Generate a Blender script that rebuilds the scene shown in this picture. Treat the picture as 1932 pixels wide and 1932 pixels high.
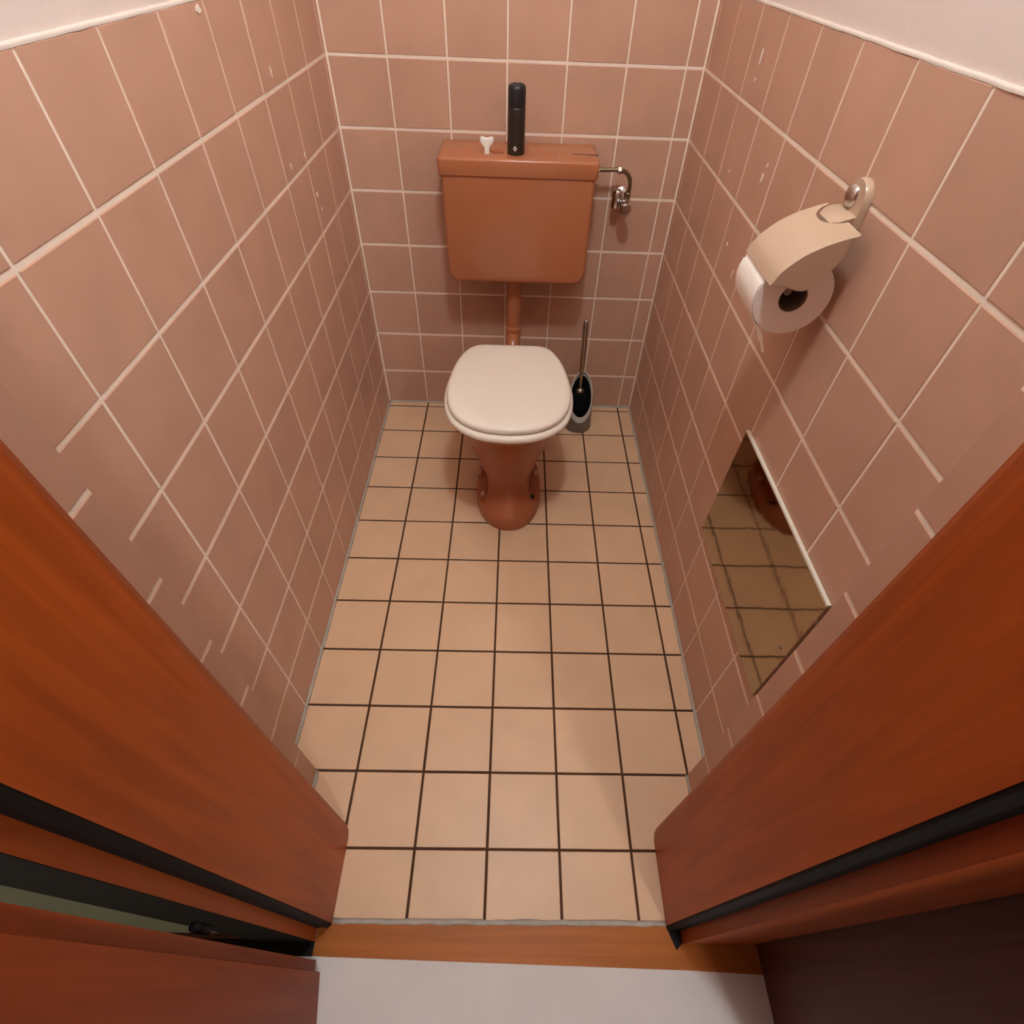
import bpy, bmesh, math, random
from mathutils import Vector, Matrix
random.seed(7)
for o in list(bpy.data.objects): bpy.data.objects.remove(o)
S = bpy.context.scene
C = S.collection

# ------------------------------------------------------------------ camera
cam_d = bpy.data.cameras.new('camera')
cam = bpy.data.objects.new('camera', cam_d); C.objects.link(cam)
R = Matrix(((0.99955803, -0.02274127, -0.01914637),
            (0.00430765, 0.74805486, -0.66362291),
            (0.02941416, 0.66324713, 0.74782221)))
cam.matrix_world = Matrix.Translation((0.4905, -1.7778, 1.3033)) @ R.to_4x4()
cam_d.sensor_width = 36.0; cam_d.sensor_fit = 'HORIZONTAL'
cam_d.lens = 1008.68 / 1932 * 36.0
cam_d.shift_x = -14.35 / 1932; cam_d.shift_y = 14.26 / 1932
cam_d.clip_start = 0.02
S.camera = cam

# ------------------------------------------------------------------ world, light, exposure
w = bpy.data.worlds.new('world'); S.world = w; w.use_nodes = True
w.node_tree.nodes['Background'].inputs[0].default_value = (1.0, 0.95, 0.9, 1)
w.node_tree.nodes['Background'].inputs[1].default_value = 0.30
S.cycles.diffuse_bounces = 6
S.view_settings.view_transform = 'Standard'
S.view_settings.look = 'None'
S.view_settings.exposure = 0.0
S.view_settings.gamma = 1.0
S.view_settings.use_curve_mapping = False
TOILET_LAMP = dict(pos=(0.530, -1.300, 2.21), r=0.065, col=(0.90, 1.09, 1.16), strength=196.0)
HALL_LAMP = dict(pos=(1.62, -3.55, 2.30), r=0.10, col=(1.0, 0.99, 1.02), strength=170.0)

# ------------------------------------------------------------------ measures (metres)
W = 0.9649          # room width, left wall x = 0, back wall y = 0, floor z = 0
P = 0.153           # wall tile pitch
Z0 = 0.1409         # first horizontal wall joint
TOP = 1.2085        # upper edge of the tiling
CEIL = 2.45
YP = -1.397         # pier corner beside the doorway
YJ0, YJ1 = -1.507, -1.677     # door jamb far / near
XJL, XJR = 0.1656, 0.8150     # jamb faces
XPL, XPR = 0.0655, 0.9140     # pier faces
Q = 0.1521          # floor tile pitch
XF, YF = 0.0032, 0.0295

# ------------------------------------------------------------------ helpers
ORG = {}
def link(o, parent=None):
    C.objects.link(o)
    if parent is not None: o.parent = parent
    return o

def obj(name, bm, mat, parent=None, smooth=False, org=None, auto=None):
    """one mesh object; bm is in world coordinates"""
    if parent is not None: off = ORG.get(parent, Vector((0, 0, 0)))
    elif org is not None: off = Vector(org)
    else: off = Vector((0, 0, 0))
    bmesh.ops.recalc_face_normals(bm, faces=bm.faces[:])
    for v in bm.verts: v.co -= off
    me = bpy.data.meshes.new(name); bm.to_mesh(me); bm.free()
    if smooth:
        for p in me.polygons: p.use_smooth = True
        if auto is not None: me.set_sharp_from_angle(angle=math.radians(auto))
    me.materials.append(mat)
    o = bpy.data.objects.new(name, me)
    if parent is None: o.location = off
    ORG[o] = off
    return link(o, parent)

def thing(name, loc, label, cat, group=None):
    o = bpy.data.objects.new(name, None); o.location = loc; o.empty_display_size = 0.05
    ORG[o] = Vector(loc); link(o)
    return tag(o, label, cat, group)

def tag(o, label=None, cat=None, group=None, kind=None):
    if label: o['label'] = label
    if cat: o['category'] = cat
    if group: o['group'] = group
    if kind: o['kind'] = kind
    return o

def box(bm, x0, x1, y0, y1, z0, z1, bev=0.0, seg=2):
    x0, x1 = min(x0, x1), max(x0, x1); y0, y1 = min(y0, y1), max(y0, y1); z0, z1 = min(z0, z1), max(z0, z1)
    b = bmesh.new()
    r = bmesh.ops.create_cube(b, size=1.0)
    for v in b.verts:
        v.co = Vector(((x0 + x1) / 2 + v.co.x * (x1 - x0), (y0 + y1) / 2 + v.co.y * (y1 - y0), (z0 + z1) / 2 + v.co.z * (z1 - z0)))
    if bev > 0:
        bmesh.ops.bevel(b, geom=b.edges[:], offset=bev, segments=seg, profile=0.5, affect='EDGES')
    merge(bm, b); return bm

def merge(bm, b, M=None):
    vs = {}
    for v in b.verts: vs[v] = bm.verts.new(M @ v.co if M is not None else v.co)
    for f in b.faces:
        try: bm.faces.new([vs[v] for v in f.verts])
        except ValueError: pass
    b.free()

def loft(bm, rings, cap0=True, cap1=True, closed=True):
    """rings: lists of points of equal length"""
    R_ = [[bm.verts.new(p) for p in r] for r in rings]
    n = len(R_[0])
    for a, b in zip(R_, R_[1:]):
        for i in range(n if closed else n - 1):
            j = (i + 1) % n
            bm.faces.new((a[i], a[j], b[j], b[i]))
    if cap0: bm.faces.new(R_[0][::-1])
    if cap1: bm.faces.new(R_[-1])
    return R_

def frame_for(d):
    d = d.normalized()
    up = Vector((0, 0, 1)) if abs(d.z) < 0.95 else Vector((0, 1, 0))
    a = d.cross(up).normalized(); b = d.cross(a).normalized()
    return a, b

def tube(bm, pts, rad, n=14, cap=True):
    pts = [Vector(p) for p in pts]
    if not isinstance(rad, (list, tuple)): rad = [rad] * len(pts)
    rings = []; a = None
    for i, p in enumerate(pts):
        d = (pts[min(i + 1, len(pts) - 1)] - pts[max(i - 1, 0)]).normalized()
        if a is None: a, b = frame_for(d)
        else:
            a = (a - d * a.dot(d)).normalized(); b = d.cross(a).normalized()
        rings.append([p + (a * math.cos(t) + b * math.sin(t)) * rad[i] for t in [2 * math.pi * k / n for k in range(n)]])
    loft(bm, rings, cap, cap)
    return bm

def lathe(bm, prof, org=(0, 0, 0), axis='z', n=32, cap0=True, cap1=True):
    """prof: list of (radius, height)"""
    org = Vector(org); rings = []
    for r, h in prof:
        ring = []
        for k in range(n):
            t = 2 * math.pi * k / n
            c, s = r * math.cos(t), r * math.sin(t)
            if axis == 'z': q = Vector((c, s, h))
            elif axis == 'y': q = Vector((c, h, s))
            else: q = Vector((h, c, s))
            ring.append(org + q)
        rings.append(ring)
    loft(bm, rings, cap0, cap1)
    return bm

def spline(pts, k=8, closed=False):
    pts = [Vector(p) for p in pts]; out = []; n = len(pts)
    segs = n if closed else n - 1
    for i in range(segs):
        if closed: p0, p1, p2, p3 = pts[i - 1], pts[i], pts[(i + 1) % n], pts[(i + 2) % n]
        else: p0, p1, p2, p3 = pts[max(i - 1, 0)], pts[i], pts[i + 1], pts[min(i + 2, n - 1)]
        for s in range(k):
            t = s / k
            out.append(0.5 * ((2 * p1) + (-p0 + p2) * t + (2 * p0 - 5 * p1 + 4 * p2 - p3) * t * t + (-p0 + 3 * p1 - 3 * p2 + p3) * t ** 3))
    if not closed: out.append(pts[-1])
    return out

def extrude_poly(bm, pts, vec):
    a = [bm.verts.new(p) for p in pts]; b = [bm.verts.new(Vector(p) + Vector(vec)) for p in pts]
    n = len(a)
    for i in range(n): bm.faces.new((a[i], a[(i + 1) % n], b[(i + 1) % n], b[i]))
    bm.faces.new(a[::-1]); bm.faces.new(b)
    return bm

# ------------------------------------------------------------------ materials
def mat(name, col, rough=0.5, metal=0.0, spec=0.5, noise=0.0, nscale=8.0, bump=0.0, bscale=60.0, rnd=0.0, coat=0.0):
    m = bpy.data.materials.new(name); m.use_nodes = True
    nt = m.node_tree; b = nt.nodes['Principled BSDF']
    b.inputs['Base Color'].default_value = (*col, 1)
    b.inputs['Roughness'].default_value = rough
    b.inputs['Metallic'].default_value = metal
    b.inputs['Specular IOR Level'].default_value = spec
    b.inputs['Coat Weight'].default_value = coat
    b.inputs['Coat Roughness'].default_value = 0.12
    tc = nt.nodes.new('ShaderNodeTexCoord')
    if noise > 0 or rnd > 0:
        hsv = nt.nodes.new('ShaderNodeHueSaturation'); hsv.inputs['Color'].default_value = (*col, 1)
        last = None
        if noise > 0:
            geo = nt.nodes.new('ShaderNodeNewGeometry')
            nz = nt.nodes.new('ShaderNodeTexNoise'); nz.inputs['Scale'].default_value = nscale; nz.inputs['Detail'].default_value = 5
            nt.links.new(geo.outputs['Position'], nz.inputs['Vector'])
            mr = nt.nodes.new('ShaderNodeMapRange')
            mr.inputs['From Min'].default_value = 0.25; mr.inputs['From Max'].default_value = 0.75
            mr.inputs['To Min'].default_value = 1 - noise; mr.inputs['To Max'].default_value = 1 + noise
            nt.links.new(nz.outputs['Fac'], mr.inputs['Value']); last = mr.outputs['Result']
        if rnd > 0:
            oi = nt.nodes.new('ShaderNodeObjectInfo')
            m2 = nt.nodes.new('ShaderNodeMapRange'); m2.inputs['To Min'].default_value = 1 - rnd; m2.inputs['To Max'].default_value = 1 + rnd
            nt.links.new(oi.outputs['Random'], m2.inputs['Value'])
            if last:
                mu = nt.nodes.new('ShaderNodeMath'); mu.operation = 'MULTIPLY'
                nt.links.new(last, mu.inputs[0]); nt.links.new(m2.outputs['Result'], mu.inputs[1]); last = mu.outputs[0]
            else: last = m2.outputs['Result']
        nt.links.new(last, hsv.inputs['Value']); nt.links.new(hsv.outputs['Color'], b.inputs['Base Color'])
    if bump > 0:
        geo2 = nt.nodes.new('ShaderNodeNewGeometry')
        n2 = nt.nodes.new('ShaderNodeTexNoise'); n2.inputs['Scale'].default_value = bscale; n2.inputs['Detail'].default_value = 4
        nt.links.new(geo2.outputs['Position'], n2.inputs['Vector'])
        bp = nt.nodes.new('ShaderNodeBump'); bp.inputs['Strength'].default_value = bump; bp.inputs['Distance'].default_value = 0.004
        nt.links.new(n2.outputs['Fac'], bp.inputs['Height']); nt.links.new(bp.outputs['Normal'], b.inputs['Normal'])
    return m

def wood(name, dark, light, axis='z', rough=0.42, scale=1.0):
    m = bpy.data.materials.new(name); m.use_nodes = True
    nt = m.node_tree; b = nt.nodes['Principled BSDF']
    geo = nt.nodes.new('ShaderNodeNewGeometry')
    mp = nt.nodes.new('ShaderNodeMapping')
    s = {'z': (60, 60, 3.2), 'x': (3.2, 60, 60), 'y': (60, 3.2, 60)}[axis]
    mp.inputs['Scale'].default_value = tuple(k * scale for k in s)
    nt.links.new(geo.outputs['Position'], mp.inputs['Vector'])
    n1 = nt.nodes.new('ShaderNodeTexNoise'); n1.inputs['Scale'].default_value = 1.0; n1.inputs['Detail'].default_value = 6; n1.inputs['Distortion'].default_value = 0.6
    nt.links.new(mp.outputs['Vector'], n1.inputs['Vector'])
    n2 = nt.nodes.new('ShaderNodeTexNoise'); n2.inputs['Scale'].default_value = 0.13; n2.inputs['Detail'].default_value = 2
    nt.links.new(mp.outputs['Vector'], n2.inputs['Vector'])
    ad = nt.nodes.new('ShaderNodeMix'); ad.inputs['Factor'].default_value = 0.45
    nt.links.new(n1.outputs['Fac'], ad.inputs[2]); nt.links.new(n2.outputs['Fac'], ad.inputs[3])
    cr = nt.nodes.new('ShaderNodeValToRGB')
    cr.color_ramp.elements[0].position = 0.36; cr.color_ramp.elements[0].color = (*dark, 1)
    cr.color_ramp.elements[1].position = 0.64; cr.color_ramp.elements[1].color = (*light, 1)
    nt.links.new(ad.outputs[0], cr.inputs['Fac'])
    nt.links.new(cr.outputs['Color'], b.inputs['Base Color'])
    b.inputs['Specular IOR Level'].default_value = 0.28
    b.inputs['Roughness'].default_value = rough
    bp = nt.nodes.new('ShaderNodeBump'); bp.inputs['Strength'].default_value = 0.06; bp.inputs['Distance'].default_value = 0.003
    nt.links.new(n1.outputs['Fac'], bp.inputs['Height']); nt.links.new(bp.outputs['Normal'], b.inputs['Normal'])
    return m

def emis(name, col, strength):
    m = bpy.data.materials.new(name); m.use_nodes = True
    nt = m.node_tree; nt.nodes.remove(nt.nodes['Principled BSDF'])
    e = nt.nodes.new('ShaderNodeEmission'); e.inputs[0].default_value = (*col, 1); e.inputs[1].default_value = strength
    nt.links.new(e.outputs[0], nt.nodes['Material Output'].inputs['Surface'])
    return m

M = {}
M['tile'] = mat('pink_wall_tile', (0.510, 0.293, 0.203), 0.42, spec=0.35, noise=0.07, nscale=9, rnd=0.03, bump=0.03, bscale=35)
M['grout'] = mat('white_grout', (0.82, 0.68, 0.56), 0.9, spec=0.1, noise=0.05, nscale=40)
M['ftile'] = mat('beige_floor_tile', (0.68, 0.445, 0.275), 0.40, spec=0.35, noise=0.06, nscale=10, rnd=0.025, bump=0.03, bscale=40)
M['fgrout'] = mat('brown_floor_grout', (0.075, 0.035, 0.018), 0.95, spec=0.1, noise=0.2, nscale=60)
M['plaster'] = mat('white_plaster', (0.70, 0.58, 0.52), 0.95, spec=0.15, noise=0.02, nscale=6, bump=0.12, bscale=90)
M['ledge'] = mat('white_ledge_paint', (0.62, 0.52, 0.455), 0.9, spec=0.1)
M['caulk'] = mat('grey_silicone', (0.40, 0.36, 0.30), 0.6, spec=0.3, noise=0.15, nscale=50)
M['wood'] = wood('red_brown_wood', (0.24, 0.041, 0.0045), (0.39, 0.073, 0.0080), 'z')
M['doorwood'] = wood('brown_door_wood', (0.16, 0.025, 0.0038), (0.26, 0.045, 0.0070), 'z', rough=0.5)
M['panelwood'] = wood('dark_brown_wood', (0.075, 0.022, 0.012), (0.14, 0.042, 0.021), 'z', rough=0.5)
M['darkcasing'] = mat('black_brown', (0.010, 0.006, 0.005), 0.6, spec=0.2)  # even near-black brown, for the hinge-side casing and the strip below it
M['sill'] = wood('threshold_wood', (0.27, 0.075, 0.010), (0.40, 0.118, 0.016), 'x', rough=0.45)
M['rubber'] = mat('black_rubber', (0.010, 0.008, 0.007), 0.6, spec=0.12)
M['hallfloor'] = mat('pale_grey_vinyl', (0.66, 0.60, 0.56), 0.6, spec=0.3, noise=0.05, nscale=7)
M['hallwall'] = mat('grey_green_paint', (0.44, 0.45, 0.30), 0.9, spec=0.1, noise=0.03)
M['terra'] = mat('terracotta_plastic', (0.400, 0.140, 0.061), 0.19, spec=0.45, noise=0.02, nscale=5)
M['ceramic'] = mat('terracotta_ceramic', (0.36, 0.105, 0.040), 0.26, spec=0.5, noise=0.03, nscale=6)
M['cream'] = mat('cream_plastic', (0.85, 0.765, 0.65), 0.36, spec=0.45)
M['beige'] = mat('beige_plastic', (0.50, 0.345, 0.235), 0.27, spec=0.5)
M['paper'] = mat('white_paper', (0.95, 0.87, 0.79), 0.95, spec=0.05, noise=0.03, nscale=30, bump=0.1, bscale=260)
M['card'] = mat('cardboard_core', (0.22, 0.15, 0.10), 0.9, spec=0.1)
M['white'] = mat('white_plastic', (0.85, 0.80, 0.72), 0.4)
M['black'] = mat('black_satin_paint', (0.020, 0.015, 0.011), 0.36, spec=0.5)
M['cap'] = mat('black_plastic_cap', (0.008, 0.008, 0.010), 0.42, spec=0.5)
M['bristle'] = mat('black_bristle', (0.006, 0.006, 0.006), 0.95, spec=0.1)
M['chrome'] = mat('chrome', (0.62, 0.58, 0.55), 0.16, metal=1.0)
M['steel'] = mat('brushed_steel', (0.42, 0.38, 0.34), 0.30, metal=1.0)
M['shell'] = mat('grey_metal_paint', (0.19, 0.17, 0.145), 0.42, metal=0.5)
M['brass'] = mat('aged_brass_pipe', (0.22, 0.16, 0.09), 0.40, metal=1.0, noise=0.2, nscale=90)
M['plate'] = mat('polished_plate', (0.42, 0.34, 0.235), 0.055, metal=1.0, bump=0.22, bscale=5.0)
M['plateedge'] = mat('plate_edge', (0.72, 0.66, 0.54), 0.5)
M['residue'] = mat('adhesive_residue', (0.78, 0.68, 0.58), 0.9, spec=0.1)
M['rust'] = mat('rusty_hole', (0.03, 0.018, 0.01), 0.9)
M['print'] = mat('white_print', (0.75, 0.66, 0.58), 0.6)

# ------------------------------------------------------------------ tiled surfaces
TM = {}
def tile_mesh(w_, h_, axis, matl, th=0.006, ch=0.0011):
    key = (round(w_, 4), round(h_, 4), axis, matl)
    if key in TM: return TM[key]
    a, b, c = w_ / 2, h_ / 2, ch
    V = [(-a, -b, -th), (a, -b, -th), (a, b, -th), (-a, b, -th),
         (-a, -b, -c), (a, -b, -c), (a, b, -c), (-a, b, -c),
         (-a + c * 1.3, -b + c * 1.3, 0), (a - c * 1.3, -b + c * 1.3, 0), (a - c * 1.3, b - c * 1.3, 0), (-a + c * 1.3, b - c * 1.3, 0)]
    F = []
    for i in range(4):
        j = (i + 1) % 4
        F.append((i, j, 4 + j, 4 + i)); F.append((4 + i, 4 + j, 8 + j, 8 + i))
    F.append((8, 9, 10, 11)); F.append((3, 2, 1, 0))
    # local u, v, n -> world axes
    bas = {'floor': ((1, 0, 0), (0, 1, 0), (0, 0, 1)), 'back': ((1, 0, 0), (0, 0, 1), (0, -1, 0)),
           'left': ((0, -1, 0), (0, 0, 1), (1, 0, 0)), 'right': ((0, 1, 0), (0, 0, 1), (-1, 0, 0)),
           'front': ((1, 0, 0), (0, 0, 1), (0, 1, 0))}[axis]
    U, Vv, N = [Vector(k) for k in bas]
    me = bpy.data.meshes.new('tile')
    me.from_pydata([U * p[0] + Vv * p[1] + N * p[2] for p in V], [], F)
    me.validate(); me.update()
    bm = bmesh.new(); bm.from_mesh(me); bmesh.ops.recalc_face_normals(bm, faces=bm.faces[:]); bm.to_mesh(me); bm.free()
    me.materials.append(M[matl]); TM[key] = me
    return me

def lay(parent, axis, us, vs, plane, gu, gv, matl):
    """us, vs: joint positions along the two world axes; plane: position of the tile face"""
    for u0, u1 in zip(us, us[1:]):
        for v0, v1 in zip(vs, vs[1:]):
            ww, hh = abs(u1 - u0) - gu, abs(v1 - v0) - gv
            if ww < 0.004 or hh < 0.004: continue
            o = bpy.data.objects.new('tile', tile_mesh(ww, hh, axis, matl))
            cu, cv = (u0 + u1) / 2, (v0 + v1) / 2
            if axis == 'floor': p = (cu, cv, plane)
            elif axis in ('back', 'front'): p = (cu, plane, cv)
            else: p = (plane, cu, cv)
            jit = random.uniform(-0.0003, 0.0003)
            o.location = Vector(p) + {'floor': Vector((0, 0, 1)), 'back': Vector((0, -1, 0)), 'front': Vector((0, 1, 0)),
                                      'left': Vector((1, 0, 0)), 'right': Vector((-1, 0, 0))}[axis] * jit
            link(o, parent)

def slab(name, x0, x1, y0, y1, z0, z1, m, label, cat):
    o = obj(name, box(bmesh.new(), x0, x1, y0, y1, z0, z1), m)
    return tag(o, label, cat, kind='structure')

G = 0.0011
zs = [0.0] + [Z0 + k * P for k in range(7)] + [TOP]
# floor
fl = slab('floor', -0.02, W + 0.02, -1.6765, 0.02, -0.06, -G, M['fgrout'], 'beige square tiled toilet floor with dark brown joints', 'floor')
xs = [XF + i * Q for i in range(7)] + [W]
ys = [0.0] + [-(YF + j * Q) for j in range(11)] + [-1.6745]
lay(fl, 'floor', xs, ys, 0.0, 0.0050, 0.0050, 'ftile')
# back wall
wb = slab('wall_back', -0.12, W + 0.12, G, 0.12, -0.06, TOP, M['grout'], 'pink tiled back wall behind the cistern', 'wall')
lay(wb, 'back', [0.0015] + [i * P for i in range(1, 7)] + [W - 0.0015], zs, 0.0, 0.0042, 0.0062, 'tile')
# side walls
lcols = [-0.0015] + [-(0.0239 + i * P) for i in range(9)] + [YP]
wl = slab('wall_left', -0.12, -G, YP - 0.004, G, -0.06, TOP, M['grout'], 'pink tiled wall on the left with white joints', 'wall')
lay(wl, 'left', lcols, zs, 0.0, 0.0042, 0.0062, 'tile')
rcols = [-0.0015] + [-(0.0265 + i * P) for i in range(9)] + [YP]
wr = slab('wall_right', W + G, W + 0.12, YP - 0.004, G, -0.06, TOP, M['grout'], 'pink tiled wall on the right behind the paper holder', 'wall')
lay(wr, 'right', rcols, zs, W, 0.0042, 0.0062, 'tile')
# piers left and right of the doorway
pl = slab('wall_front_left', -0.9, XPL - G, -1.690, YP - G, -0.06, TOP, M['grout'], 'tiled pier between left wall and door frame', 'wall')
lay(pl, 'left', [YP - 0.0005, YJ0], zs, XPL, 0.0008, 0.0062, 'tile')
pr = slab('wall_front_right', XPR + G, W + 0.9, -1.690, YP - G, -0.06, TOP, M['grout'], 'tiled pier between right wall and door frame', 'wall')
lay(pr, 'right', [YP - 0.0005, YJ0], zs, XPR, 0.0008, 0.0062, 'tile')
for p_, x0, x1 in ((pl, 0.0, XPL), (pr, XPR, W)):
    lay(p_, 'front', [x0 + 0.001, x1 - 0.0005], zs, YP, 0.0008, 0.0062, 'tile')
# plaster above the tiles, with the rounded bead along the tile edge
def plaster(par, x0, x1, y0, y1):
    obj('plaster', box(bmesh.new(), x0, x1, y0, y1, TOP, CEIL), M['plaster'], par)
plaster(wb, -0.12, W + 0.12, 0.0065, 0.12)
plaster(wl, -0.12, -0.0042, YP, 0.0)
plaster(wr, W + 0.0042, W + 0.12, YP, 0.0)
plaster(pl, -0.9, XPL + 0.001, -1.690, YP)
plaster(pr, XPR - 0.001, W + 0.9, -1.690, YP)
def bead(par, a, b, out):
    """painted ledge on the upper tile edge; out points into the room"""
    a, b, out = Vector(a), Vector(b), Vector(out); n = 60; rings = []
    for i in range(n + 1):
        p = a.lerp(b, i / n); k = random.uniform(-0.0005, 0.0005); h = random.uniform(-0.0004, 0.0005)
        rings.append([p + out * d + Vector((0, 0, z)) for d, z in ((-0.009, -0.0035), (0.0004 + k, -0.0035 + h), (0.0006 + k, -0.001), (-0.0008, 0.0008 + h), (-0.0045, 0.0016 + h), (-0.009, 0.0048 + h))])
    bm = bmesh.new(); loft(bm, rings)
    obj('painted_ledge', bm, M['ledge'], par, smooth=True, auto=50)
bead(wl, (0, 0.006, TOP), (0, YP, TOP), (1, 0, 0)); bead(wr, (W, 0.006, TOP), (W, YP, TOP), (-1, 0, 0)); bead(wb, (0, 0, TOP), (W, 0, TOP), (0, -1, 0))
# silicone along floor edges
def sealant(pts):
    pp = []
    for a, b in zip(pts, pts[1:]):
        a, b = Vector(a), Vector(b); n = max(2, int((b - a).length / 0.02))
        for i in range(n): pp.append(a.lerp(b, i / n) + Vector((random.uniform(-0.0009, 0.0009), random.uniform(-0.0009, 0.0009), 0)))
    pp.append(Vector(pts[-1]))
    obj('sealant', tube(bmesh.new(), pp, [0.0052 + random.uniform(-0.0010, 0.0010) for _ in pp], 8), M['caulk'], fl, smooth=True)
sealant([(0.001, YP, 0), (0.001, -0.002, 0)]); sealant([(W - 0.001, YP, 0), (W - 0.001, -0.002, 0)]); sealant([(0.0, -0.001, 0.0005), (W, -0.001, 0.0005)])
sealant([(XPL, YP - 0.002, 0), (XPL, YJ0, 0)]); sealant([(XPR, YP - 0.002, 0), (XPR, YJ0, 0)])
sealant([(XJL, -1.6735, -0.0015), (XJR, -1.6735, -0.0015)])
# wall above the door and ceiling
wt = slab('wall_front', XPL, XPR, -1.690, YP, 2.02, CEIL, M['plaster'], 'white plastered wall above the doorway', 'wall')
ce = slab('ceiling', -0.12, W + 0.12, -1.69, 0.12, CEIL, CEIL + 0.08, M['plaster'], 'white toilet ceiling', 'ceiling')

# adhesive residue flecks stuck on the side walls
def fleck(par, axis, y, z, sy, sz):
    n = 9; pts = []
    x = 0.0004 if axis == 'left' else W - 0.0004
    for k in range(n):
        t = 2 * math.pi * k / n; r = random.uniform(0.55, 1.1)
        pts.append(Vector((x, y + math.cos(t) * sy * r, z + math.sin(t) * sz * r)))
    obj('residue_fleck', extrude_poly(bmesh.new(), pts, (0.0012 if axis == 'left' else -0.0012, 0, 0)), M['residue'], par)
for y, z, sy, sz in ((-0.42, 1.085, .003, .010), (-0.44, 0.93, .003, .006), (-0.335, 0.925, .003, .007), (-0.31, 0.835, .004, .006), (-0.30, .80, .003, .004), (-0.662, 1.196, .012, .006)):
    fleck(wl, 'left', y, z, sy, sz)
for y, z, sy, sz in ((-0.40, 1.135, .004, .012), (-0.402, 1.10, .003, .006), (-0.595, 0.982, .005, .011), (-0.602, 1.004, .003, .004), (-0.52, 0.83, .004, .006), (-0.60, .80, .003, .010), (-0.672, 0.815, .005, .004), (-0.40, 0.94, .002, .004)):
    fleck(wr, 'right', y, z, sy, sz)

# ------------------------------------------------------------------ door frame, threshold, hall
fr = thing('trim_1', (0.49, -1.6, 0), 'red-brown wooden door frame around the toilet doorway', 'door frame'); tag(fr, kind='structure')
RB, YC = 0.0258, -1.705       # rebate depth, casing front
def jamb(s):
    xj = XJL if s < 0 else XJR; xp = XPL if s < 0 else XPR
    d = -s   # direction towards the opening
    pts = [(xp, YJ0), (xj - d * 0.010, YJ0), (xj - d * 0.003, YJ0 - 0.010), (xj, YJ0 - 0.026), (xj, YJ1), (xj - d * RB, YJ1), (xj - d * RB, YC), (xp, YC)]
    obj('jamb', extrude_poly(bmesh.new(), [(x, y, 0.0015) for x, y in pts], (0, 0, 2.02)), M['wood'], fr)
    # rubber draught seal in the rebate corner
    b = bmesh.new()
    x0, x1 = xj - d * (RB - 0.0005), xj - d * 0.001
    pts = [(x0, YJ1 + 0.0005), (x1, YJ1 + 0.0005), (x1, YJ1 - 0.0035), (xj - d * 0.008, YJ1 - 0.0080), (xj - d * 0.017, YJ1 - 0.0065), (x0, YJ1 - 0.0085)]
    extrude_poly(b, [(x, y, 0.004) for x, y in pts], (0, 0, 1.99))
    obj('rubber_seal', b, M['rubber'], fr)
    xo = 0.034 if s < 0 else 0.979
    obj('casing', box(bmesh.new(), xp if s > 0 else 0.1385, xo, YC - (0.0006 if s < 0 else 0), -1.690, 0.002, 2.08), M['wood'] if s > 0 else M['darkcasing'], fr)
jamb(-1); jamb(1)
obj('head_jamb', box(bmesh.new(), XJL, XJR, YJ0, YC, 1.995, 2.02), M['wood'], fr)
obj('head_casing', box(bmesh.new(), 0.034, 0.979, YC, -1.690, 2.02, 2.09), M['wood'], fr)
# threshold
th = thing('trim_2', (0.55, -1.705, 0), 'light brown wooden threshold strip between tiles and hall floor', 'threshold'); tag(th, kind='structure')
b = bmesh.new()
extrude_poly(b, [(0.166, -1.6775, -0.02), (0.8407, -1.6775, -0.02), (0.8407, -1.7435, -0.02), (0.166, -1.7275, -0.02)], (0, 0, 0.0205))
obj('sill_board', b, M['sill'], th)
b = bmesh.new()
extrude_poly(b, [(0.1405, -1.6775, -0.02), (0.1659, -1.6775, -0.02), (0.1659, -1.7275, -0.02), (0.1395, -1.7265, -0.02)], (0, 0, 0.020))
obj('sill_end_piece', b, M['sill'], th)
b = bmesh.new()
extrude_poly(b, [(0.8408, -1.698, -0.02), (0.992, -1.698, -0.02), (0.992, -1.7498, -0.02), (0.841, -1.7435, -0.02)], (0, 0, 0.0198))
obj('sill_end_piece', b, M['sill'], th)
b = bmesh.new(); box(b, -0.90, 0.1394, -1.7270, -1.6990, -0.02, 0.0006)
obj('sill_end_piece', b, M['darkcasing'], th)  # added strip over the hall floor, shade of the door gap put into its colour
b = bmesh.new(); extrude_poly(b, [(0.8150, -1.6785, 0.0006), (0.8290, -1.7140, 0.0006), (0.8400, -1.7050, 0.0006), (0.8400, -1.6785, 0.0006)], (0, 0, 0.0030))
obj('seal_foot', b, M['rubber'], th)
# hall
slab('hall_floor', -1.2, 2.6, -4.2, -1.676, -0.06, -0.0005, M['hallfloor'], 'pale grey vinyl hall floor in front of the threshold', 'floor')
slab('wall_hall_left', -0.9, 0.033, -1.697, -1.6905, 0.0, CEIL, M['hallwall'], 'grey-green hall wall seen through the door gap', 'wall')
slab('baseboard_hall', -0.9, 0.033, -1.702, -1.6975, 0.0, 0.055, M['panelwood'], 'dark baseboard of the hall wall behind the open door', 'baseboard')
slab('wall_hall_side', -1.2, -1.1, -4.2, -1.69, 0, CEIL, M['hallwall'], 'grey-green far side wall of the hall', 'wall')
slab('wall_hall_right', 0.986, 1.10, -1.98, -1.6905, 0.0, 2.3, M['panelwood'], 'dark brown wooden panel standing right of the doorway', 'panel')
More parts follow.
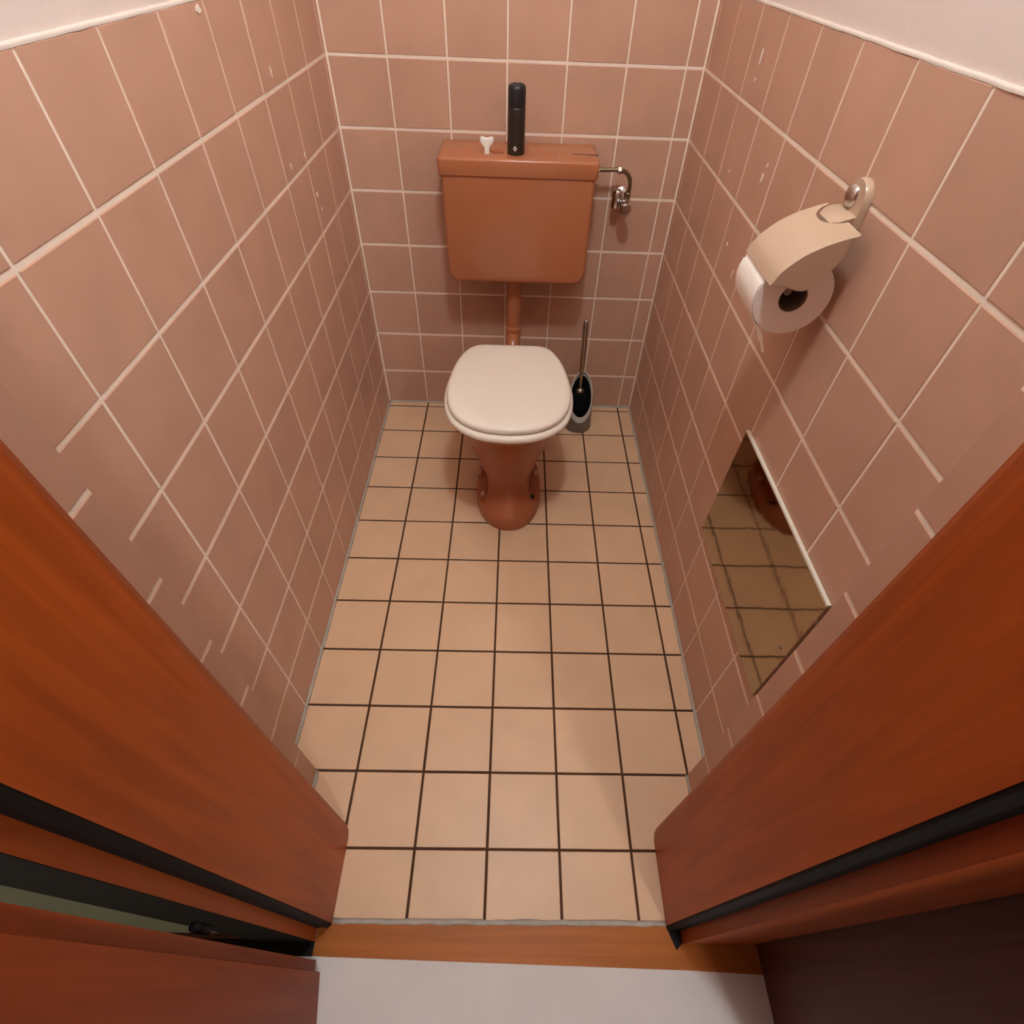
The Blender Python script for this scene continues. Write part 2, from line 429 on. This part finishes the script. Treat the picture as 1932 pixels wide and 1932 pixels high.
# open door leaf (rebated), hinged on the left jamb
dl = thing('door_1', (0.139, -1.728, 0.0), 'brown wooden toilet door standing open on the left', 'door'); tag(dl, kind='structure')
b = bmesh.new()
pts = [(0.1500, -1.7325), (0.1520, -1.7480), (0.1615, -1.7495), (0.168, -1.79), (0.2850, -2.53), (0.245, -2.536), (0.128, -1.80), (0.120, -1.7315)]
extrude_poly(b, [(x, y, 0.006) for x, y in pts], (0, 0, 2.0))
obj('leaf', b, M['doorwood'], dl)
for z in (0.46, 1.75):
    b = bmesh.new()
    lathe(b, [(0.0001, z), (0.0055, z + 0.002), (0.0055, z + 0.020), (0.0060, z + 0.021), (0.0060, z + 0.025), (0.0055, z + 0.026), (0.0055, z + 0.044), (0.0001, z + 0.046)], (0.1300, -1.7205, 0), n=14)
    obj('hinge', b, M['rubber'], dl, smooth=True, auto=40)

# ------------------------------------------------------------------ lamps
def lamp(d, name, label, wall):
    x, y, z = d['pos']; r = d['r']
    if wall:
        t = thing(name, (x, YP, z), label, 'lamp')
        lathe_b = lathe(bmesh.new(), [(0.050, YP - 0.0), (0.050, YP + 0.012), (0.042, YP + 0.020), (0.030, YP + 0.040)], (x, 0, z), 'y', 28)
    else:
        t = thing(name, (x, y, CEIL), label, 'lamp')
        lathe_b = lathe(bmesh.new(), [(0.055, CEIL), (0.055, CEIL - 0.02), (0.035, CEIL - 0.03), (0.03, z + r * 0.85)], (x, y, 0), 'z', 28)
    obj('base', lathe_b, M['white'], t, smooth=True, auto=40)
    b = bmesh.new(); bmesh.ops.create_uvsphere(b, u_segments=24, v_segments=16, radius=r)
    for v in b.verts: v.co += Vector((x, y, z))
    obj('globe', b, emis(name + '_glow', d['col'], d['strength']), t, smooth=True)
lamp(TOILET_LAMP, 'wall_lamp', 'round lit wall lamp above the toilet door', True)
slab('ceiling_hall', -1.2, 2.6, -4.2, -1.69, CEIL, CEIL + 0.08, M['plaster'], 'white hall ceiling', 'ceiling')
lamp(HALL_LAMP, 'ceiling_lamp', 'round lit lamp on the hall ceiling', False)

# ------------------------------------------------------------------ cistern
ci = thing('toilet_cistern', (0.4935, -0.0, 0.568), 'terracotta plastic flush cistern mounted high on the back wall', 'cistern')
def rrect(x0, x1, z0, z1, r0, r1, n=7):
    """outline in x,z ; r0 lower corner radius, r1 upper"""
    pts = []
    for cx, cz, r, a0 in ((x1 - r0, z0 + r0, r0, -90), (x1 - r1, z1 - r1, r1, 0), (x0 + r1, z1 - r1, r1, 90), (x0 + r0, z0 + r0, r0, 180)):
        for k in range(n + 1):
            a = math.radians(a0 + 90 * k / n); pts.append((cx + r * math.cos(a), cz + r * math.sin(a)))
    return pts
def tank():
    b = bmesh.new(); rings = []
    for y, ins in ((-0.004, 0.0), (-0.138, 0.0), (-0.152, 0.0013), (-0.1585, 0.0045), (-0.1615, 0.0105)):
        rings.append([Vector((x + (0.0025 * (0.84 - z) / 0.27), y, z)) for x, z in rrect(0.2875 + ins, 0.7000 - ins, 0.5610 + ins, 0.850 - ins * 0.2, 0.034 - ins * 0.6, 0.004)])
    loft(b, rings); return b
obj('tank', tank(), M['terra'], ci, smooth=True, auto=50)
b = bmesh.new()
rings = []
for z, ins in ((0.8445, 0.0035), (0.8455, 0.0018), (0.8475, 0.001), (0.8790, 0.0), (0.8830, 0.0010), (0.8856, 0.0034), (0.8868, 0.0075)):
    x0, x1, y0, y1, r = 0.2800 + ins, 0.7065 - ins, -0.1670 + ins, -0.002, 0.013
    pts = []
    for cx, cy, rr, a0 in ((x1 - r, y0 + r, r, -90), (x1 - 0.003, y1 - 0.003, 0.003, 0), (x0 + 0.003, y1 - 0.003, 0.003, 90), (x0 + r, y0 + r, r, 180)):
        for k in range(8):
            a = math.radians(a0 + 90 * k / 7); pts.append(Vector((cx + rr * math.cos(a), cy + rr * math.sin(a), z)))
    rings.append(pts)
loft(b, rings)
lid = obj('lid', b, M['terra'], ci, smooth=True, auto=50)
b = bmesh.new(); extrude_poly(b, [(0.637, -0.0975, 0.8864), (0.7066, -0.0985, 0.8864), (0.7066, -0.1045, 0.8864), (0.637, -0.1000, 0.8864)], (0, 0, 0.0008))
obj('slot', b, M['rust'], lid)
b = bmesh.new(); lathe(b, [(0.0001, 0.8866), (0.018, 0.8866), (0.018, 0.8880), (0.0145, 0.8884), (0.0001, 0.8884)], (0.437, -0.098, 0), n=24)
obj('button_recess', b, mat('worn_brown_plastic', (0.36, 0.10, 0.035), 0.5), lid, smooth=True, auto=30)
# white pull knob
kx, ky = 0.4095, -0.119
prof = spline([(0.0066, 0.8866), (0.0064, 0.896), (0.0078, 0.9020), (0.0130, 0.9075), (0.0172, 0.9140), (0.0165, 0.9215), (0.0115, 0.9240), (0.0065, 0.9222), (0.0, 0.9212)], 5)
pts = [(kx + p.x, p.y) for p in prof] + [(kx - p.x, p.y) for p in prof[::-1][1:]]
b = bmesh.new()
rings = []
for dy, s in ((-0.0050, 0.86), (-0.0035, 1.0), (0.0035, 1.0), (0.0050, 0.86)):
    rings.append([Vector((kx + (x - kx) * s, ky + dy, 0.8865 + 0.018 + (z - 0.9045) * (s if z > 0.9045 else 1))) for x, z in pts])
loft(b, rings)
obj('pull_knob', b, M['white'], ci, smooth=True, auto=50)
# flush pipe
b = bmesh.new()
px_ = 0.4895
path = [(px_, -0.085, 0.5615), (px_, -0.085, 0.42), (px_ - 0.001, -0.085, 0.350)] + [(px_ - 0.001, -0.085 - 0.055 * math.sin(t), 0.350 - 0.055 * (1 - math.cos(t))) for t in [math.radians(k) for k in (15, 30, 45, 60, 75, 90)]] + [(px_, -0.229, 0.295)]
tube(b, path, 0.0235, 20)
fp = obj('flush_pipe', b, M['terra'], ci, smooth=True, auto=50)
b = bmesh.new(); lathe(b, [(0.0230, 0.385), (0.0258, 0.383), (0.0268, 0.372), (0.0268, 0.350), (0.0258, 0.345), (0.0230, 0.344)], (px_ - 0.0005, -0.085, 0), n=24)
obj('pipe_sleeve', b, M['terra'], fp, smooth=True, auto=40)
b = bmesh.new(); lathe(b, [(0.0230, 0.562), (0.030, 0.562), (0.030, 0.550), (0.027, 0.547), (0.0230, 0.547)], (px_, -0.085, 0), n=24)
obj('pipe_nut', b, M['terra'], fp, smooth=True, auto=40)

# ------------------------------------------------------------------ supply valve
va = thing('water_supply_valve', (0.802, 0.0, 0.765), 'chrome angle valve with bent supply pipe right of the cistern', 'valve')
vx, vy, vz = 0.802, -0.055, 0.770
b = bmesh.new()
hp = spline([(0.705, -0.060, 0.843), (0.735, -0.060, 0.8425), (0.768, -0.060, 0.844), (0.790, -0.060, 0.840), (0.806, -0.059, 0.826), (0.8115, -0.057, 0.806), (0.8105, -0.056, 0.786), (0.807, -0.055, 0.772)], 6)
tube(b, hp, 0.0055, 12)
obj('supply_pipe', b, M['brass'], va, smooth=True, auto=50)
for c, ax in (((0.7140, -0.060, 0.843), 'x'), ((0.7755, -0.060, 0.8435), 'x'), ((0.8088, -0.0555, 0.782), 'z')):
    b = bmesh.new(); h0 = c[0] if ax == 'x' else c[2]
    o0 = (0, c[1], c[2]) if ax == 'x' else (c[0], c[1], 0)
    lathe(b, [(0.0085, h0 - 0.006), (0.0098, h0 - 0.004), (0.0098, h0 + 0.004), (0.0085, h0 + 0.006)], o0, ax, 6)
    obj('nut', b, M['chrome'] if ax == 'x' else M['brass'], va)
b = bmesh.new(); lathe(b, [(0.026, -0.001), (0.026, -0.006), (0.018, -0.013), (0.0105, -0.016), (0.0105, -0.062), (0.0001, -0.064)], (vx, 0, vz - 0.008), 'y', 26)
obj('valve_body', b, M['chrome'], va, smooth=True, auto=40)
b = bmesh.new()
tube(b, [(vx - 0.004, -0.050, vz - 0.010), (vx - 0.020, -0.052, vz - 0.004)], 0.008, 14)
obj('valve_neck', b, M['chrome'], va, smooth=True, auto=40)
b = bmesh.new()
lathe(b, [(0.0001, -0.096), (0.013, -0.096), (0.0165, -0.092), (0.0165, -0.074), (0.013, -0.068), (0.008, -0.062)], (vx + 0.002, 0, vz - 0.016), 'y', 10)
obj('handle', b, M['chrome'], va, smooth=True, auto=30)
b = bmesh.new()
lathe(b, [(0.0001, -0.03), (0.0135, -0.028), (0.0150, -0.016), (0.0150, 0.010), (0.011, 0.016), (0.0001, 0.017)], (vx - 0.021, -0.047, vz + 0.004), 'z', 16)
obj('angle_knob', b, M['chrome'], va, smooth=True, auto=40)

# ------------------------------------------------------------------ toilet
tx = 0.4815
to = thing('toilet', (tx, -0.48, 0.0), 'terracotta ceramic toilet with closed cream seat below the cistern', 'toilet')
def outline(z, hw, yb, yf, back=0.55, n=48, pocket=0.0, fe=2.15):
    """closed egg outline: blunt back, round front"""
    pts = []
    ym = yb + (yf - yb) * 0.50
    for k in range(n):
        t = 2 * math.pi * k / n
        c, s = math.cos(t), math.sin(t)
        e = fe if s < 0 else 2.0 / back * 0.75
        x = hw * math.copysign(abs(c) ** (2 / e), c)
        y = ym + (abs(yf - ym) * -1 * abs(s) ** (2 / e) if s < 0 else abs(yb - ym) * abs(s) ** (2 / e))
        if pocket > 0:
            u = min(1, max(0, (y + 0.605) / 0.045)); u = u * u * (3 - 2 * u)
            x *= 1 - pocket * u
        pts.append(Vector((tx + x, y, z)))
    return pts
b = bmesh.new()
rings = [outline(0.0015, 0.1055, -0.34, -0.671), outline(0.010, 0.1065, -0.34, -0.673), outline(0.030, 0.1060, -0.34, -0.671), outline(0.044, 0.1045, -0.335, -0.666),
         outline(0.050, 0.103, -0.33, -0.661, pocket=0.05), outline(0.052, 0.102, -0.33, -0.659, pocket=0.28), outline(0.080, 0.096, -0.31, -0.632, pocket=0.24),
         outline(0.120, 0.091, -0.28, -0.604, pocket=0.10), outline(0.160, 0.102, -0.26, -0.600), outline(0.200, 0.120, -0.25, -0.605), outline(0.250, 0.141, -0.245, -0.618),
         outline(0.300, 0.157, -0.24, -0.640), outline(0.350, 0.168, -0.235, -0.670), outline(0.385, 0.172, -0.232, -0.695), outline(0.397, 0.169, -0.235, -0.696)]
for r_ in rings:
    for p_ in r_: p_.x += 0.005 * max(0.0, 1 - p_.z / 0.15)
loft(b, rings)
obj('bowl', b, M['ceramic'], to, smooth=True, auto=60)
BOLT = mat('light_brown_cap', (0.56, 0.30, 0.19), 0.4)
for i, (bx, by) in enumerate(((0.3885, -0.458), (0.4045, -0.563), (0.5745, -0.457))):
    b = bmesh.new(); lathe(b, [(0.0090, 0.0495), (0.0090, 0.057), (0.0065, 0.064), (0.0001, 0.066)], (bx, by, 0), n=14)
    obj('bolt_cap', b, BOLT, to, smooth=True, auto=50)
b = bmesh.new(); lathe(b, [(0.0001, 0.050), (0.0095, 0.050), (0.0095, 0.0535), (0.006, 0.0545), (0.0001, 0.0545)], (0.5610, -0.566, 0), n=14)
o = obj('bolt_hole', b, M['rust'], to, smooth=True, auto=50); o['label'] = 'dark rusty bolt without its cap'
# seat and lid
half_lid = [(0.0, -0.2950), (0.060, -0.2950), (0.094, -0.2975), (0.119, -0.313), (0.141, -0.350), (0.1585, -0.405), (0.1685, -0.470), (0.1715, -0.530), (0.1650, -0.595), (0.1450, -0.652), (0.1090, -0.694), (0.0590, -0.7195), (0.0, -0.7275)]
half_seat = [(0.0, -0.290), (0.060, -0.290), (0.097, -0.293), (0.124, -0.308), (0.147, -0.346), (0.1665, -0.405), (0.1765, -0.470), (0.1795, -0.530), (0.1730, -0.600), (0.1520, -0.662), (0.1145, -0.706), (0.0620, -0.7345), (0.0, -0.7435)]
def sheet(half, zs_ins, k=1.0):
    half = [(x, y if y > -0.50 else -0.50 + (y + 0.50) * k) for x, y in half]
    h = spline([(x, y, 0) for x, y in half], 6)
    full = [Vector((p.x, p.y, 0)) for p in h] + [Vector((-p.x, p.y, 0)) for p in h[::-1][1:-1]]
    c = Vector((0, -0.51, 0)); rings = []
    for z, ins in zs_ins:
        r = []
        for p in full:
            d = p - c; L = d.length
            q = c + d * ((L - ins) / L); r.append(Vector((tx + q.x, q.y, z)))
        rings.append(r)
    b = bmesh.new(); loft(b, rings); return b
obj('seat', sheet(half_seat, [(0.3985, 0.008), (0.4000, 0.003), (0.404, 0.0), (0.412, 0.0), (0.4165, 0.004), (0.4185, 0.011)], 0.905), M['cream'], to, smooth=True, auto=60)
obj('lid', sheet(half_lid, [(0.4195, 0.007), (0.4205, 0.003), (0.4235, 0.0), (0.4310, 0.0), (0.4355, 0.0028), (0.4385, 0.009), (0.4400, 0.020), (0.4412, 0.060), (0.4418, 0.12)], 0.915), M['cream'], to, smooth=True, auto=60)
for dx in (-0.07, 0.07):
    b = bmesh.new(); box(b, tx + dx - 0.022, tx + dx + 0.022, -0.330, -0.294, 0.3965, 0.4185, 0.004, 3)
    obj('hinge', b, M['cream'], to, smooth=True, auto=40)

# ------------------------------------------------------------------ aerosol can
cx, cy, cz = 0.4855, -0.112, 0.8868
ca = thing('aerosol_can', (cx, cy, cz), 'slim black spray can standing on the cistern lid', 'spray can')
b = bmesh.new()
lathe(b, [(0.0001, cz), (0.0200, cz), (0.0222, cz + 0.0015), (0.0228, cz + 0.004), (0.0222, cz + 0.0065), (0.0226, cz + 0.009), (0.0226, cz + 0.096), (0.0222, cz + 0.099), (0.0205, cz + 0.101), (0.0001, cz + 0.101)], (cx, cy, 0), n=36)
cb = obj('body', b, M['black'], ca, smooth=True, auto=40)
b = bmesh.new()
lathe(b, [(0.0205, cz + 0.0995), (0.0215, cz + 0.1000), (0.0222, cz + 0.103), (0.0222, cz + 0.136), (0.0208, cz + 0.1425), (0.0170, cz + 0.1455), (0.0120, cz + 0.1455), (0.0105, cz + 0.1430), (0.0001, cz + 0.1425)], (cx, cy, 0), n=36)
cp = obj('cap', b, M['cap'], ca, smooth=True, auto=40)
b = bmesh.new()
box(b, cx - 0.0045, cx + 0.0045, cy - 0.012, cy + 0.004, cz + 0.1428, cz + 0.1462, 0.001, 2)
obj('spray_button', b, M['cap'], cp, smooth=True, auto=40)
def wrap_patch(name, outline_pts, r, m, par, off=0.0003):
    b = bmesh.new(); vs = []
    for u, z in outline_pts:
        a = -math.pi / 2 + u / r
        vs.append(b.verts.new((cx + (r + off) * math.cos(a), cy + (r + off) * math.sin(a), z)))
    b.faces.new(vs); return obj(name, b, m, par)
def ring_patch(name, c_, s, t, r, m, par):
    b = bmesh.new(); o_, i_ = [], []
    for u, z in ((0, s), (s * 0.8, 0), (0, -s), (-s * 0.8, 0)):
        for lst, k in ((o_, 1.0), (i_, t)):
            a = -math.pi / 2 + (c_[0] + u * k) / r
            lst.append(b.verts.new((cx + (r + 0.0004) * math.cos(a), cy + (r + 0.0004) * math.sin(a), c_[1] + z * k)))
    for i in range(4): b.faces.new((o_[i], o_[(i + 1) % 4], i_[(i + 1) % 4], i_[i]))
    return obj(name, b, m, par)
mz = cz + 0.0160; mu = -0.0022
wrap_patch('hazard_mark', [(mu, mz + .0066), (mu + .0054, mz), (mu, mz - .0066), (mu - .0054, mz)], 0.0228, M['print'], cb)
wrap_patch('flame_mark', [(mu, mz + .0034), (mu + .0017, mz), (mu, mz - .0026), (mu - .0017, mz)], 0.0228, M['black'], cb, 0.0006)
wrap_patch('print_line', [(-0.004, cz + .0335), (0.008, cz + .0335), (0.008, cz + .0345), (-0.004, cz + .0345)], 0.0228, mat('faint_print', (0.06, 0.045, 0.035), 0.6), cb)
wrap_patch('print_dot', [(0.0015, cz + .0855), (0.0035, cz + .0855), (0.0035, cz + .0885), (0.0015, cz + .0885)], 0.0228, mat('dim_print', (0.16, 0.12, 0.10), 0.6), cb)

# ------------------------------------------------------------------ toilet brush and its holder
hx, hy = 0.745, -0.122
ho = thing('brush_holder', (hx, hy, 0), 'grey and white slant-topped brush holder on floor right of toilet', 'brush holder')
def slant(rr, z_front, z_back, n=40):
    out = []
    for k in range(n):
        t = 2 * math.pi * k / n
        z = z_front + (z_back - z_front) * (0.5 + 0.5 * math.sin(t))
        q = rr + 0.0025 - 0.058 * z
        out.append(Vector((hx + q * math.cos(t), hy + q * math.sin(t), z)))
    return out
b = bmesh.new()
loft(b, [slant(0.046, 0.0015, 0.0015), slant(0.0490, 0.004, 0.004), slant(0.0490, 0.045, 0.190), slant(0.0475, 0.045, 0.190)], cap1=False)
obj('shell', b, M['shell'], ho, smooth=True, auto=40)
b = bmesh.new()
loft(b, [slant(0.0480, 0.044, 0.189), slant(0.0480, 0.068, 0.216), slant(0.0470, 0.070, 0.218), slant(0.0440, 0.068, 0.216), slant(0.0430, 0.050, 0.20)], cap0=False, cap1=False)
obj('rim', b, mat('white_rim', (0.55, 0.52, 0.47), 0.35), ho, smooth=True, auto=40)
b = bmesh.new()
loft(b, [slant(0.0435, 0.064, 0.213), slant(0.0435, 0.010, 0.010)], cap0=False)
obj('liner', b, M['bristle'], ho, smooth=True, auto=40)
br = thing('toilet_brush', (hx - 0.012, hy + 0.004, 0.012), 'steel toilet brush handle standing in the grey holder', 'toilet brush')
bt, bb = Vector((0.7285, -0.118, 0.430)), Vector((0.7400, -0.1170, 0.150))
b = bmesh.new()
ts = [0, 0.02, 0.06, 0.14, 0.24, 0.36, 0.5, 0.62, 0.72, 0.85, 1]
tube(b, [bt.lerp(bb, t) for t in ts], [0.002, 0.0062, 0.0090, 0.0100, 0.0090, 0.0100, 0.0094, 0.0072, 0.0055, 0.0045, 0.0042], 16)
obj('handle', b, M['steel'], br, smooth=True, auto=60)
b = bmesh.new(); lathe(b, [(0.0042, 0.165), (0.010, 0.163), (0.0135, 0.157), (0.0135, 0.150), (0.010, 0.146), (0.0001, 0.145)], (0.7400, -0.117, 0), n=20)
obj('collar', b, M['steel'], br, smooth=True, auto=50)
b = bmesh.new(); n = 26
rings = []
for z, r in ((0.016, 0.006), (0.020, 0.024), (0.04, 0.030), (0.08, 0.031), (0.12, 0.029), (0.142, 0.022), (0.1455, 0.006)):
    rings.append([Vector((0.7400 + r * (1 + 0.12 * (k % 2)) * math.cos(2 * math.pi * k / n), -0.117 + r * (1 + 0.12 * (k % 2)) * math.sin(2 * math.pi * k / n), z)) for k in range(n)])
loft(b, rings)
obj('brush_head', b, M['bristle'], br)

# ------------------------------------------------------------------ toilet paper holder and roll
th_ = thing('toilet_paper_holder', (W, -0.958, 1.04), 'beige plastic hooded paper holder screwed to the right wall', 'paper holder')
y0, y1 = -0.917, -1.033
top = spline([(0.8470, 0.9710), (0.8535, 0.9860), (0.8630, 0.9985), (0.8795, 1.0135), (0.8985, 1.0250), (0.9120, 1.0310), (0.9280, 1.0368), (0.9420, 1.0410)], 5)
bot = spline([(0.9420, 1.0410), (0.9345, 1.0350), (0.9338, 1.0270), (0.9335, 1.0142), (0.9270, 0.9988), (0.9187, 0.9855), (0.9060, 0.9690), (0.8920, 0.9637), (0.8670, 0.9692), (0.8470, 0.9710)], 5)
b = bmesh.new()
T = 0.002
# curved hood sheet: outer surface, with a U-shaped notch at the wall end
ny = 28
cutc, cutw, cutd = -0.957, 0.0340, 0.0250     # notch centre, half width, depth measured along x from wall end
def hood_pt(i, j, off):
    p = top[i]; y = y0 + (y1 - y0) * j / ny
    # neighbours for the normal
    a = top[max(i - 1, 0)]; c_ = top[min(i + 1, len(top) - 1)]
    d = Vector((c_.x - a.x, c_.y - a.y)).normalized(); nrm = Vector((-d.y, d.x))
    u = (y - cutc) / cutw
    xm = p.x
    if abs(u) < 1:
        lim = 0.9420 - cutd * math.sqrt(1 - u * u)
        f = min(1.0, max(0.0, (lim - top[0].x) / (top[-1].x - top[0].x)))
        # resample the profile up to the limit
        fi = i / (len(top) - 1) * (len(top) - 1)
        xt = top[0].x + (p.x - top[0].x) * f
        for k in range(len(top) - 1):
            if top[k].x <= xt <= top[k + 1].x + 1e-9:
                tt = (xt - top[k].x) / (top[k + 1].x - top[k].x); p = top[k].lerp(top[k + 1], tt); break
    e = 0.0
    return Vector((p.x - nrm.x * off, y, p.y - nrm.y * off - e))
outer = [[b.verts.new(hood_pt(i, j, 0)) for i in range(len(top))] for j in range(ny + 1)]
inner = [[b.verts.new(hood_pt(i, j, T)) for i in range(len(top))] for j in range(ny + 1)]
m_ = len(top)
for j in range(ny):
    for i in range(m_ - 1):
        b.faces.new((outer[j][i], outer[j][i + 1], outer[j + 1][i + 1], outer[j + 1][i]))
        b.faces.new((inner[j][i], inner[j + 1][i], inner[j + 1][i + 1], inner[j][i + 1]))
    b.faces.new((outer[j][0], outer[j + 1][0], inner[j + 1][0], inner[j][0]))
    b.faces.new((outer[j][-1], inner[j][-1], inner[j + 1][-1], outer[j + 1][-1]))
for j in (0, ny):
    for i in range(m_ - 1): b.faces.new((outer[j][i], inner[j][i], inner[j][i + 1], outer[j][i + 1]))
hood = obj('hood', b, M['beige'], th_, smooth=True, auto=40)
prof = [Vector((p.x, p.y)) for p in top] + [Vector((p.x, p.y)) for p in bot[1:-1]]
for yy, s in ((y0, -1), (y1, 1)):
    b = bmesh.new()
    cen = Vector((0.895, 0.998)); rings = []
    for dy, ins in ((0.0005, 0.0), (-0.0012, 0.0002), (-0.0024, 0.0016)) if s > 0 else ((-0.0005, 0), (0.0012, 0.0002), (0.0024, 0.0016)):
        rings.append([Vector((cen.x + (p.x - cen.x) * (1 - ins / 0.04), yy + dy, cen.y + (p.y - cen.y) * (1 - ins / 0.04))) for p in prof])
    loft(b, rings)
    obj('hood_cheek', b, M['beige'], th_, smooth=True, auto=40)
# wall bracket with tongue and screw cover
b = bmesh.new()
pts = []
for k in range(13):
    a = math.radians(180 * k / 12); pts.append((-0.9575 + 0.0255 * math.cos(a), 1.0600 + 0.0255 * math.sin(a)))
pts += [(-0.983, 1.030), (-0.932, 1.030)]
rings = [[Vector((x, -0.9575 + (y + 0.9555) * s, 1.05 + (z - 1.05) * s)) for y, z in pts] for x, s in ((W - 0.0005, 1.0), (W - 0.008, 1.0), (W - 0.011, 0.95))]
loft(b, rings)
bk = obj('wall_bracket', b, M['beige'], th_, smooth=True, auto=40)
b = bmesh.new()
tp_ = [(0.9560, 1.0455), (0.945, 1.0440), (0.934, 1.0400), (0.9245, 1.0345)]
rings = []
for k, (x, z) in enumerate(tp_):
    hw = (0.0255, 0.0290, 0.0285, 0.0180)[k]; th2 = (0.012, 0.010, 0.008, 0.006)[k]
    rings.append([Vector((x, -0.9575 - hw, z - th2)), Vector((x, -0.9575 + hw, z - th2)), Vector((x, -0.9575 + hw, z - 0.001)), Vector((x, -0.9575 + hw * 0.92, z)), Vector((x, -0.9575 - hw * 0.92, z)), Vector((x, -0.9575 - hw, z - 0.001))])
loft(b, rings)
obj('tongue', b, M['beige'], th_, smooth=True, auto=35)
b = bmesh.new(); lathe(b, [(0.0150, W - 0.010), (0.0150, W - 0.0125), (0.0125, W - 0.0150), (0.0070, W - 0.0168), (0.0001, W - 0.0172)], (0, -0.9505, 1.0615), 'x', 28)
o = obj('screw_cover', b, M['chrome'], th_, smooth=True, auto=60); o['label'] = 'shiny chrome screw cover'
b = bmesh.new(); tube(b, [(0.8995, -0.919, 0.943), (0.8995, -0.990, 0.943)], 0.006, 12)
obj('spindle', b, M['beige'], th_, smooth=True, auto=50)
# roll
rx, rz, rr = 0.8995, 0.9430, 0.0562
ro = thing('toilet_paper_roll', (rx, -0.97, rz - rr), 'white toilet paper roll hanging under the beige hood', 'toilet paper')
b = bmesh.new()
lathe(b, [(0.0205, -0.919), (rr - 0.001, -0.919), (rr, -0.920), (rr, -1.011), (rr - 0.001, -1.012), (0.0205, -1.012)], (rx, 0, rz), 'y', 56, cap0=False, cap1=False)
obj('paper', b, M['paper'], ro, smooth=True, auto=40)
b = bmesh.new()
lathe(b, [(0.0206, -0.919), (0.0206, -1.0118), (0.0192, -1.0118), (0.0192, -0.919), (0.0206, -0.919)], (rx, 0, rz), 'y', 40, cap0=False, cap1=False)
obj('core', b, M['card'], ro, smooth=True, auto=40)
# loose sheet following the room side of the roll, torn end below
b = bmesh.new(); th0 = 0.0007
path = [(rx + (rr + th0) * math.cos(a), rz + (rr + th0) * math.sin(a)) for a in [math.radians(k) for k in range(160, 240, 5)]]
nb = len(path)
path += [(rx - 0.0235, 0.8850), (rx - 0.0185, 0.8740), (rx - 0.0130, 0.8620), (rx - 0.0095, 0.8520)]
na = 14; A_, B_ = [], []
L = len(path)
for i, (x, z) in enumerate(path):
    ra, rb = [], []
    for k in range(na + 1):
        u = k / na
        ya = -0.9195 if i < nb else -0.9195 - 0.062 * min(1.0, (i - nb + 1) / 2.0)
        yy = ya + (-1.0112 - ya) * u
        zz = z
        if i == L - 1: zz = z + 0.003 * math.sin(u * 7.0) + 0.006 * (1 - u)
        ra.append(b.verts.new((x, yy, zz))); rb.append(b.verts.new((x - 0.0005, yy, zz)))
    A_.append(ra); B_.append(rb)
for i in range(L - 1):
    for k in range(na):
        b.faces.new((A_[i][k], A_[i][k + 1], A_[i + 1][k + 1], A_[i + 1][k])); b.faces.new((B_[i][k], B_[i + 1][k], B_[i + 1][k + 1], B_[i][k + 1]))
    b.faces.new((A_[i][0], A_[i + 1][0], B_[i + 1][0], B_[i][0])); b.faces.new((A_[i][na], B_[i][na], B_[i + 1][na], A_[i + 1][na]))
for k in range(na):
    b.faces.new((A_[0][k], B_[0][k], B_[0][k + 1], A_[0][k + 1])); b.faces.new((A_[-1][k], A_[-1][k + 1], B_[-1][k + 1], B_[-1][k]))
obj('loose_sheet', b, M['paper'], ro, smooth=True, auto=50)

# ------------------------------------------------------------------ polished access plate on the right wall
ap = thing('access_plate', (W, -1.14, 0.33), 'polished metal access plate low on the right wall, reflecting floor tiles', 'plate')
b = bmesh.new()
X1 = W - 0.0005; X0 = W - 0.0062
cor = [(-0.9285, 0.3265), (-1.3520, 0.3360), (-1.3510, 0.6445), (-0.9370, 0.6355)]
loft(b, [[Vector((X1, y, z)) for y, z in cor], [Vector((X0, y, z)) for y, z in cor]])
obj('plate', b, M['plate'], ap)
b = bmesh.new()
loft(b, [[Vector((x, y, z)) for x, z_ in ((X1, 0.0), (X0 - 0.0006, 0.0), (X0 - 0.0006, 0.0042), (X1, 0.0042)) for z in (z_ + zb,)] for y, zb in ((-0.9372, 0.6357), (-1.3512, 0.6447))])
obj('top_edge', b, M['plateedge'], ap)
for y, z in ((-0.9605, 0.4845), (-1.3320, 0.4870)):
    b = bmesh.new(); lathe(b, [(0.0035, X0), (0.0035, X0 - 0.0012), (0.002, X0 - 0.002), (0.0001, X0 - 0.0021)], (0, y, z), 'x', 14)
    obj('screw', b, M['steel'], ap, smooth=True, auto=40)
